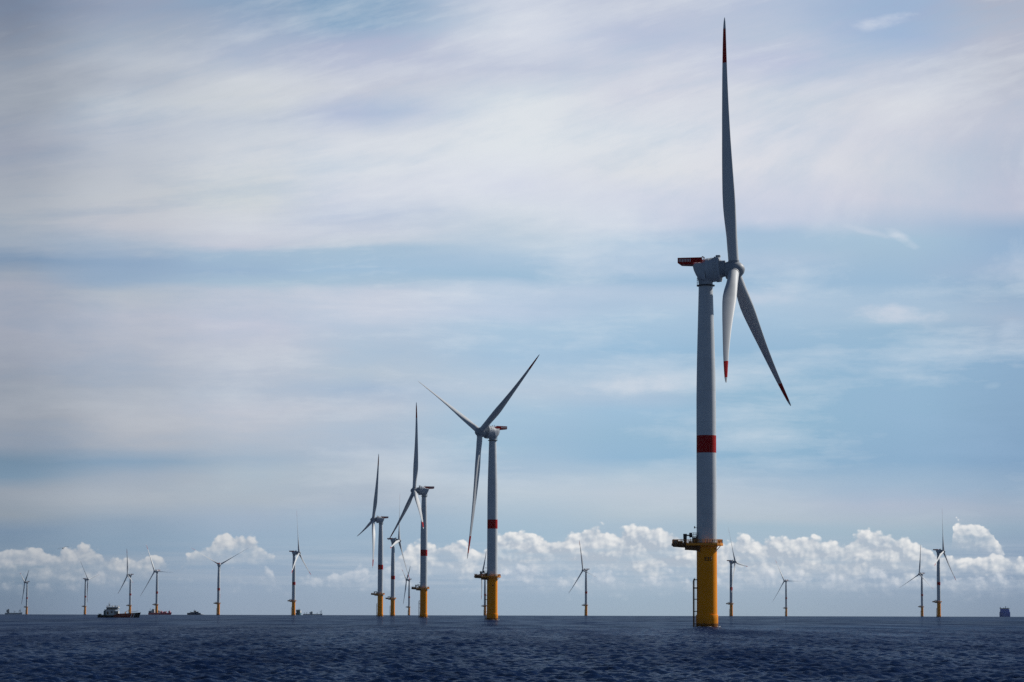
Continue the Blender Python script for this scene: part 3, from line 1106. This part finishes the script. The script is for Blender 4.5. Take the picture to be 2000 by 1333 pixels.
    gust2 = noise(vec(x * 0.9 + y * 0.15, y * 0.16, 4.0), 1.0, 5, 0.65)
    gf = 0.20 + smooth(gust, 0.28, 0.72) * 0.95 + (gust2 - 0.5) * 1.5
    fac = N.math('MINIMUM', N.math('POWER', N(fr.outputs[0]), 1.25) * SEA_SPEC, SEA_MAX) * N.math('MAXIMUM', gf, 0.1)
    mx = nt_.nodes.new('ShaderNodeMixShader')
    nt_.links.new(fac.s, mx.inputs[0])
    nt_.links.new(dif.outputs[0], mx.inputs[1])
    nt_.links.new(glo.outputs[0], mx.inputs[2])
    nt_.links.new(mx.outputs[0], nt_.nodes['Material Output'].inputs[0])
    w1 = noise(p2, 1.6, 4, 0.6)
    w2 = noise(vec(x * 0.35, y * 0.35), 1.0, 4, 0.6)
    w3 = noise(vec(x * 0.05, y * 0.03), 1.0, 4, 0.6)
    hgt = w1 * 0.14 + w2 * 0.22 + w3 * 0.5
    bp = nt_.nodes.new('ShaderNodeBump')
    bp.inputs['Strength'].default_value = 1.0
    bp.inputs['Distance'].default_value = 1.0
    nt_.links.new(hgt.s, bp.inputs['Height'])
    for n_ in (dif, glo, fr):
        nt_.links.new(bp.outputs[0], n_.inputs['Normal'])
    me.materials.append(m)
    return o


SEA_ROUGH, SEA_SPEC, SEA_MAX = 0.08, 0.50, 0.23
build_sea()

# ================================================================== SKY (world)
SKY = {
    0: [(0, 118, 130, 153), (60, 130, 140, 159), (130, 147, 156, 172), (200, 150, 159, 174), (280, 152, 160, 178), (360, 160, 168, 182),
        (430, 168, 176, 188), (475, 150, 165, 185), (505, 120, 145, 175), (530, 150, 162, 180), (560, 165, 170, 185), (620, 162, 168, 184),
        (700, 150, 158, 175), (760, 148, 157, 172), (820, 150, 158, 172), (880, 140, 152, 170), (910, 112, 138, 162), (935, 120, 145, 168),
        (960, 148, 158, 172), (1010, 140, 152, 166), (1040, 118, 140, 165), (1110, 115, 138, 160), (1150, 112, 132, 155), (1200, 112, 128, 150)],
    250: [(0, 148, 160, 184), (60, 162, 173, 191), (110, 177, 186, 201), (150, 172, 181, 197), (190, 188, 196, 208), (240, 182, 190, 205),
          (300, 180, 188, 202), (380, 188, 194, 204), (440, 188, 192, 204), (480, 165, 180, 200), (510, 142, 166, 195), (550, 150, 172, 198),
          (575, 180, 188, 200), (620, 180, 186, 202), (700, 172, 180, 196), (760, 166, 176, 192), (820, 176, 182, 194), (880, 172, 178, 190),
          (910, 135, 160, 185), (940, 160, 172, 188), (980, 165, 175, 188), (1020, 140, 160, 182), (1060, 132, 156, 180), (1120, 135, 155, 178),
          (1200, 130, 147, 170)],
    500: [(0, 138, 162, 191), (40, 155, 172, 198), (100, 172, 183, 205), (145, 200, 206, 216), (190, 200, 206, 214), (230, 186, 196, 212),
          (300, 204, 210, 220), (380, 204, 210, 216), (440, 198, 204, 218), (475, 192, 198, 214), (490, 160, 184, 208), (530, 152, 178, 206),
          (552, 168, 190, 210), (570, 190, 198, 214), (640, 190, 196, 214), (700, 186, 194, 210), (770, 176, 188, 206), (800, 188, 194, 208),
          (860, 180, 188, 202), (900, 160, 178, 198), (930, 172, 186, 200), (980, 168, 180, 194), (1010, 158, 175, 196), (1060, 146, 170, 194),
          (1120, 146, 166, 190), (1200, 144, 160, 181)],
    690: [(0, 128, 160, 192), (40, 140, 168, 198), (80, 170, 180, 206), (120, 182, 190, 212), (170, 192, 198, 214), (215, 176, 188, 214),
          (260, 206, 212, 224), (320, 212, 218, 228), (370, 206, 212, 226), (410, 184, 196, 218), (450, 196, 204, 220), (472, 194, 204, 218),
          (485, 166, 190, 212), (530, 160, 188, 214), (550, 166, 190, 212), (570, 196, 204, 220), (620, 198, 206, 222), (655, 180, 196, 216),
          (700, 174, 192, 212), (735, 180, 194, 210), (765, 164, 184, 208), (800, 184, 194, 210), (840, 176, 190, 208), (880, 170, 186, 206),
          (930, 172, 186, 202), (980, 166, 180, 198), (1020, 156, 178, 200), (1060, 150, 174, 197), (1120, 149, 170, 193), (1200, 148, 164, 184)],
    1000: [(0, 196, 204, 222), (60, 208, 214, 228), (130, 190, 198, 218), (190, 216, 222, 230), (280, 218, 224, 232), (350, 208, 214, 230),
           (400, 208, 216, 228), (440, 190, 204, 220), (480, 190, 206, 222), (510, 172, 196, 218), (540, 160, 190, 214), (560, 190, 206, 224),
           (610, 188, 204, 224), (640, 172, 198, 220), (700, 166, 194, 218), (760, 186, 202, 218), (810, 166, 194, 216), (860, 160, 190, 212),
           (920, 170, 192, 212), (970, 188, 202, 214), (1010, 172, 192, 208), (1050, 160, 186, 205), (1120, 158, 180, 202), (1200, 155, 173, 191)],
    1250: [(0, 188, 196, 216), (60, 182, 192, 216), (130, 200, 206, 222), (180, 206, 210, 224), (250, 214, 220, 230), (330, 216, 220, 228),
           (380, 206, 212, 228), (440, 192, 204, 224), (475, 172, 196, 220), (520, 176, 198, 220), (545, 158, 188, 214), (570, 184, 202, 222),
           (620, 172, 198, 220), (680, 155, 189, 216), (740, 179, 199, 218), (770, 173, 195, 216), (800, 159, 191, 216), (850, 151, 185, 210),
           (890, 147, 183, 210), (930, 178, 198, 214), (970, 190, 202, 214), (1010, 180, 196, 208), (1030, 170, 190, 206), (1120, 160, 182, 202),
           (1200, 157, 175, 191)],
    1500: [(0, 178, 190, 214), (60, 186, 196, 216), (120, 186, 194, 218), (180, 206, 212, 224), (250, 212, 216, 228), (320, 216, 218, 228),
           (380, 206, 210, 226), (430, 196, 204, 224), (455, 165, 190, 216), (480, 166, 192, 216), (500, 176, 196, 218), (545, 158, 188, 214),
           (580, 178, 200, 220), (615, 168, 195, 218), (680, 151, 185, 212), (760, 149, 185, 210), (850, 147, 183, 208), (900, 143, 179, 206),
           (935, 168, 190, 210), (975, 182, 196, 210), (1010, 180, 194, 206), (1030, 165, 188, 204), (1120, 160, 180, 200), (1200, 154, 171, 187)],
    1750: [(0, 156, 176, 208), (60, 160, 180, 212), (110, 186, 196, 216), (200, 206, 210, 222), (260, 204, 208, 222), (330, 206, 210, 222),
           (390, 200, 204, 220), (430, 180, 194, 216), (465, 166, 192, 214), (490, 164, 190, 212), (540, 156, 186, 212), (580, 170, 194, 216),
           (615, 172, 196, 216), (640, 153, 185, 210), (700, 149, 183, 210), (800, 147, 181, 208), (900, 141, 175, 204), (940, 160, 184, 206),
           (980, 176, 188, 206), (1020, 172, 188, 202), (1040, 162, 184, 200), (1120, 150, 170, 192), (1200, 147, 163, 181)],
    2000: [(0, 170, 178, 198), (60, 180, 186, 204), (130, 184, 190, 206), (230, 188, 194, 212), (300, 180, 190, 210), (360, 186, 192, 212),
           (400, 186, 192, 212), (440, 150, 176, 206), (480, 150, 178, 208), (520, 160, 182, 208), (560, 150, 178, 204), (620, 166, 184, 206),
           (660, 155, 179, 204), (700, 141, 173, 202), (800, 137, 169, 198), (900, 133, 165, 196), (950, 150, 174, 198), (990, 164, 178, 196),
           (1030, 150, 172, 192), (1070, 140, 162, 186), (1120, 140, 160, 184), (1200, 134, 150, 170)],
}
# wisps: centre x, y (px of a 2000 px frame), half sizes, tilt, strength, colour
WISP = [(1735, 28, 75, 18, 0.15, 0.8, (206, 214, 228)), (1770, 462, 42, 15, -0.5, 0.95, (206, 216, 228)), (1700, 448, 60, 9, -0.25, .55, (204, 212, 226)),
        (1515, 577, 85, 24, 0.0, 0.75, (196, 208, 224)), (1755, 612, 115, 24, -0.03, 0.95, (200, 210, 224)), (1250, 750, 135, 28, 0.05, .9, (204, 214, 226)),
        (1985, 640, 40, 22, 0.2, .5, (188, 204, 222)), (1760, 755, 30, 14, 0.1, .25, (180, 200, 218)), (1940, 752, 20, 8, 0.1, .3, (184, 204, 220)),
        (470, 190, 230, 18, 0.16, 0.45, (208, 212, 220)), (820, 165, 190, 26, 0.28, 0.25, (204, 210, 222)), (1600, 165, 260, 24, 0.20, .35, (214, 218, 228))]


def build_world():
    w = bpy.data.worlds.new('World')
    S.world = w
    w.use_nodes = True
    N.tree = nt = w.node_tree
    nt.nodes.clear()
    out = nt.nodes.new('ShaderNodeOutputWorld')
    tc = nt.nodes.new('ShaderNodeTexCoord')
    sep = nt.nodes.new('ShaderNodeSeparateXYZ')
    nt.links.new(tc.outputs['Generated'], sep.inputs[0])
    dx, dy, dz = (N(sep.outputs[i]) for i in range(3))
    dyc = N.math('MAXIMUM', dy, 0.15)
    X = dx / dyc * (FPX / 1000) + 1.0                       # thousand-pixel units, left edge of the view = 0
    Y = dz / dyc * (FPX / 1000) + 0.006                     # height over the horizon
    # shear: the cloud bands fan out with height
    sl = smooth(Y, 0.60, 1.05) * 0.27
    Ys = Y - sl * (X - 0.7)
    n1 = noise(vec(X * 1.1, Ys * 7.0, 0.0), 1.0, 6, 0.58) - 0.5
    n2 = noise(vec(X * 3.2, Ys * 22.0, 3.7), 1.0, 6, 0.6) - 0.5
    n3 = noise(vec(X * 2.2 + 4.0, Y * 5.0, 1.3), 1.0, 5, 0.6) - 0.5
    lowk = smooth(Y, 0.02, 0.3)
    Xw = X + (n3 * 0.22 + n1 * 0.10) * lowk
    Yw = Y + (n1 * 0.052 + n2 * 0.022 + n3 * 0.03) * lowk
    cols = sorted(SKY)
    col = None
    for i, cx in enumerate(cols):
        r = nt.nodes.new('ShaderNodeValToRGB')
        pts = [((1202.6 - yy) / 1202.6, srgb((a, b, c))) for yy, a, b, c in SKY[cx]][::-1]
        pts = [(0.0, pts[0][1])] + [p for p in pts if p[0] > 0.004]
        cr = r.color_ramp
        cr.interpolation = 'LINEAR'
        while len(cr.elements) < len(pts):
            cr.elements.new(0.5)
        for e, (p, c) in zip(cr.elements, pts):
            e.position = p
        for e, (p, c) in zip(cr.elements, pts):
            e.position = p
            e.color = (*c, 1)
        N.tree.links.new((Yw / 1.2026).s, r.inputs[0])
        if col is None:
            col = r.outputs[0]
        else:
            a = cols[i - 1] / 1000
            b = cx / 1000
            col = mixc(smooth(Xw, a, b), col, r.outputs[0])
    # fine fibres inside the veil: brighter threads and thin blue gaps
    Yf = Ys + n1 * 0.05 + n3 * 0.03
    fa = noise(vec(X * 2.4, Yf * 21.0, 7.0), 1.0, 9, 0.60)
    fb = noise(vec(X * 7.0, Yf * 48.0, 2.0), 1.0, 8, 0.62)
    fc = noise(vec(X * 1.5 + 3.0, Yf * 9.0, 5.0), 1.0, 7, 0.62)
    patch = smooth(noise(vec(X * 2.2, Y * 3.6, 11.0), 1.0, 3, 0.5), 0.35, 0.68)
    fd = noise(vec(X * 2.3 + 8.0, (Y - sl * (X - 0.7) * 0.6) * 5.5, 9.0), 1.0, 8, 0.62)
    t = (fa - 0.5) * (0.22 + patch * 0.36) + (fb - 0.5) * (0.06 + patch * 0.24) + (fc - 0.5) * 0.85 + (fd - 0.5) * 0.85
    up_ = smooth(Y, 0.10, 0.45) * 0.75 + 0.25
    dimx = smooth(X, -0.1, 0.75)
    hi_ = mixc(dimx, srgb((172, 178, 189)), srgb((230, 234, 239)))
    lo_ = mixc(dimx, srgb((118, 144, 174)), srgb((152, 182, 211)))
    pos = N.math('MINIMUM', N.math('MAXIMUM', t * 1.6, 0.0), 0.60)
    neg = N.math('MINIMUM', N.math('MAXIMUM', t * -1.45, 0.0), 0.45)
    col = mixc(pos * up_ * lowk, col, hi_)
    col = mixc(neg * up_ * lowk, col, lo_)
    wk = N.math('MAXIMUM', smooth(Y, 0.68, 0.76), 1.0 - smooth(X, 0.55, 1.05))
    col = mixc(wk, col, mixc(1.0, col, (1.035, 1.03, 1.005), 'MULTIPLY'))
    for (px, py, ax_, ay_, tl_, st, rgb) in WISP:
        cx, cy = px / 1000, (1202.6 - py) / 1000
        ddx, ddy = X - cx, Y - cy
        vy = ddy - ddx * tl_
        d = (ddx / (ax_ / 1000)) * (ddx / (ax_ / 1000)) + (vy / (ay_ / 1000)) * (vy / (ay_ / 1000))
        wv = noise(vec(X * 14.0, Y * 34.0 - X * 6.0 * tl_, px * 0.01), 1.0, 5, 0.6)
        f = smooth(d * -1.0 + (wv - 0.5) * 2.6, -1.0, 0.6) * st
        col = mixc(f, col, srgb(rgb))
    # ---- cumulus rows near the horizon
    def curve(pts):
        n = nt.nodes.new('ShaderNodeFloatCurve')
        cm = n.mapping
        c = cm.curves[0]
        pts = sorted(pts)
        for k, (a, b) in enumerate(pts):
            a, b = (a + 500) / 3000, b / 250
            if k < 2:
                c.points[k if k == 0 else -1].location = (a, b)
            else:
                c.points.new(a, b)
        cm.update()
        nt.links.new(((X + 0.5) / 3.0).s, n.inputs['Value'])
        return N(n.outputs[0]) * 0.25

    def puffs(ox, oy, seed, k):
        qx, qy = X + ox, Y + oy
        wx = noise(vec(qx * 14.0, qy * 14.0, seed), 1.0, 4, 0.55) - 0.5
        wy = noise(vec(qx * 14.0, qy * 14.0, seed + 9.0), 1.0, 4, 0.55) - 0.5
        v = vec(qx + wx * 0.030 + seed, qy * 1.15 + wy * 0.026)
        p = 0.5 - voro(v, 15.0 * k, 0.9) * 1.0
        p = p + (0.45 - voro(v, 34.0 * k, 0.8)) * 0.50
        p = p + (0.45 - voro(v, 80.0 * k, 0.6)) * 0.24
        return p + (noise(v, 120.0 * k, 5, 0.62) - 0.5) * 0.20

    def row(col, top, base, seed, k, amp, soft, strength, lit, shade, gain):
        p0 = puffs(0, 0, seed, k)
        p1 = puffs(0.0060, 0.0066, seed, k)
        tp = curve(top)
        dens = (tp - Y) + (p0 - 0.22) * amp
        bs = curve(base)
        low = smooth(Y - bs + (p0 - 0.2) * 0.030, -0.022, 0.035)
        brk = noise(vec(X * 7.0, Y * 46.0, seed * 3.0), 1.0, 6, 0.6)
        deep = smooth(tp - Y, 0.008, 0.045)
        a = smooth(dens, 0.0, soft) * low * strength * (1.0 - deep * (1.0 - smooth(brk, 0.36, 0.58)) * 0.62)
        rel = smooth((tp - Y), -0.015, 0.045)                                  # 0 at the crown, 1 deep inside
        s = (p0 - p1) * gain + 0.74 - rel * 0.52 + (p0 - 0.22) * 0.34
        cc = mixc(N.math('MINIMUM', N.math('MAXIMUM', s, 0.0), 1.0), shade, lit)
        leftdim = smooth(X, 0.0, 0.95)
        cc = mixc(1.0 - leftdim, cc, mixc(0.55, cc, srgb((140, 148, 160))))
        return mixc(a, col, cc)

    # thin haze streaks among the low clouds
    hs = noise(vec(X * 3.0, Y * 60.0, 21.0), 1.0, 7, 0.62)
    hb = smooth(Y, 0.03, 0.085) * (1.0 - smooth(Y, 0.10, 0.165)) * smooth(hs, 0.36, 0.66) * 0.42
    col = mixc(hb, col, mixc(smooth(X, 0.0, 0.95), srgb((150, 162, 178)), srgb((204, 211, 219))))
    W = srgb((238, 238, 237))
    Wd = srgb((178, 189, 202))
    Z0 = 0.0
    # tall far bank (heights in px over the horizon)
    topA = [(-450, 120), (-60, 125), (0, 136), (60, 138), (110, 128), (200, 134), (225, 112), (300, 120), (345, 96), (372, 120), (420, 140), (450, 160),
            (480, 155), (520, 130), (545, 112), (570, 60), (640, 40), (700, 60), (760, 112), (830, 142), (880, 150), (930, 132), (965, 148), (1000, 168), (1050, 158), (1100, 154),
            (1155, 176), (1195, 166), (1250, 176), (1310, 170), (1345, 140), (1400, 138), (1440, 156), (1480, 152), (1520, 158), (1600, 150), (1650, 150), (1690, 168),
            (1725, 164), (1760, 150), (1800, 144), (1850, 124), (1900, 116), (1960, 122), (2050, 116), (2450, 130)]
    baseA = [(-450, 60), (0, 78), (200, 72), (330, 90), (380, 108), (460, 112), (545, 106), (600, 90), (760, 80), (850, 84), (1000, 82), (1200, 80), (1400, 74), (1600, 78), (1800, 78),
             (1860, 86), (1930, 84), (2050, 84), (2450, 80)]
    col = row(col, topA, baseA, 1.7, 1.25, 0.036, 0.009, 0.95, W, Wd, 1.5)
    # the lone tower of cloud on the right
    topC = [(-450, 0), (1800, 0), (1846, 20), (1856, 165), (1872, 190), (1893, 197), (1912, 190), (1932, 186), (1943, 168), (1950, 140), (1966, 118),
            (1985, 20), (2050, 0), (2450, 0)]
    baseC = [(-450, 132), (1840, 138), (1880, 134), (1930, 120), (1960, 118), (2450, 130)]
    col = row(col, topC, baseC, 3.1, 1.15, 0.052, 0.009, 0.97, W, Wd, 2.2)
    # nearer low puffs under the bank
    topB = [(-450, 60), (0, 70), (120, 66), (200, 80), (240, 78), (290, 30), (345, 60), (369, 98), (395, 60), (430, 70), (455, 88), (480, 80), (525, 96), (550, 60), (600, 75), (650, 82),
            (700, 92), (740, 96), (790, 84), (850, 40), (930, 60), (985, 92), (1030, 106), (1060, 86), (1110, 78), (1180, 96), (1230, 82), (1300, 88), (1350, 70), (1420, 92), (1520, 96),
            (1600, 84), (1700, 92), (1800, 80), (1900, 88), (2050, 80), (2450, 60)]
    baseB = [(-450, 30), (0, 52), (250, 62), (369, 76), (500, 62), (700, 58), (985, 56), (1200, 54), (1500, 56), (1800, 52), (2050, 50), (2450, 40)]
    col = row(col, topB, baseB, 5.3, 1.6, 0.034, 0.016, 0.62, srgb((222, 226, 232)), srgb((166, 182, 201)), 1.3)
    # ---- join with the open sky elsewhere
    sky = nt.nodes.new('ShaderNodeTexSky')
    sky.sky_type = 'NISHITA'
    sky.sun_disc = False
    sky.sun_elevation = R(SUN_EL)
    sky.sun_rotation = R(SUN_AZ)
    sky.air_density = 0.75
    sky.dust_density = 0.25
    sky.ozone_density = 3.0
    bg1 = nt.nodes.new('ShaderNodeBackground')
    bg1.inputs[1].default_value = 0.05
    nt.links.new(sky.outputs[0], bg1.inputs[0])
    bg2 = nt.nodes.new('ShaderNodeBackground')
    bg2.inputs[1].default_value = 2.0 ** -EXPO
    nt.links.new(col, bg2.inputs[0])
    el = N.math('ARCSINE', dz)
    az = N.math('ABSOLUTE', N.math('ARCTAN2', dx, dy))
    k = (1.0 - smooth(el, R(13.5), R(22))) * (1.0 - smooth(az, R(16), R(36)))
    mx = nt.nodes.new('ShaderNodeMixShader')
    nt.links.new(k.s, mx.inputs[0])
    nt.links.new(bg1.outputs[0], mx.inputs[1])
    nt.links.new(bg2.outputs[0], mx.inputs[2])
    nt.links.new(mx.outputs[0], out.inputs[0])
    w.cycles.sampling_method = 'MANUAL'
    w.cycles.sample_map_resolution = 2048


build_world()

# ================================================================== AIR
def build_haze():
    mb = MB()
    mb.box((0, 6000, 75), (30000, 26000, 250), 'steel', bevel=0)
    o = mb.build('haze')
    o['kind'] = 'stuff'
    m = bpy.data.materials.new('haze_air')
    m.use_nodes = True
    nt = m.node_tree
    nt.nodes.clear()
    out = nt.nodes.new('ShaderNodeOutputMaterial')
    v = nt.nodes.new('ShaderNodeVolumePrincipled')
    v.inputs['Color'].default_value = (0.60, 0.74, 0.90, 1)
    v.inputs['Density'].default_value = 6.0e-6
    nt.links.new(v.outputs[0], out.inputs['Volume'])
    o.data.materials.clear()
    o.data.materials.append(m)


build_haze()

# ================================================================== SUN
sl = bpy.data.lights.new('sun', 'SUN')
sl.energy = 5.0
sl.angle = R(0.53)
sl.color = (1.0, 0.95, 0.87)
so = bpy.data.objects.new('sun', sl)
COL.objects.link(so)
d = Vector((math.sin(R(SUN_AZ)) * math.cos(R(SUN_EL)), math.cos(R(SUN_AZ)) * math.cos(R(SUN_EL)), math.sin(R(SUN_EL))))
so.rotation_euler = d.to_track_quat('Z', 'Y').to_euler()
so.location = d * 500

# ================================================================== CAMERA
cam = bpy.data.cameras.new('camera')
cam.lens = 100.0
cam.sensor_width = 36.0
cam.sensor_fit = 'HORIZONTAL'
cam.clip_start = 0.5
cam.clip_end = 200000
co_ = bpy.data.objects.new('camera', cam)
COL.objects.link(co_)
f = Vector((0, math.cos(PITCH), math.sin(PITCH)))
u = Vector((0, -math.sin(PITCH), math.cos(PITCH)))
r_ = Vector((1, 0, 0))
rt = math.cos(ROLL) * r_ + math.sin(ROLL) * u
up = -math.sin(ROLL) * r_ + math.cos(ROLL) * u
mw = Matrix((rt, up, -f)).transposed().to_4x4()
mw.translation = (0, 0, EYE)
co_.matrix_world = mw
S.camera = co_

S.render.engine = 'CYCLES'
S.cycles.use_denoising = False
S.cycles.use_adaptive_sampling = True
S.cycles.adaptive_threshold = 0.004
S.cycles.max_bounces = 6
S.cycles.volume_bounces = 0
S.view_settings.view_transform = 'Standard'
S.view_settings.look = 'None'
S.view_settings.exposure = EXPO
S.view_settings.gamma = 1.0
S.render.resolution_x, S.render.resolution_y = 1024, 682
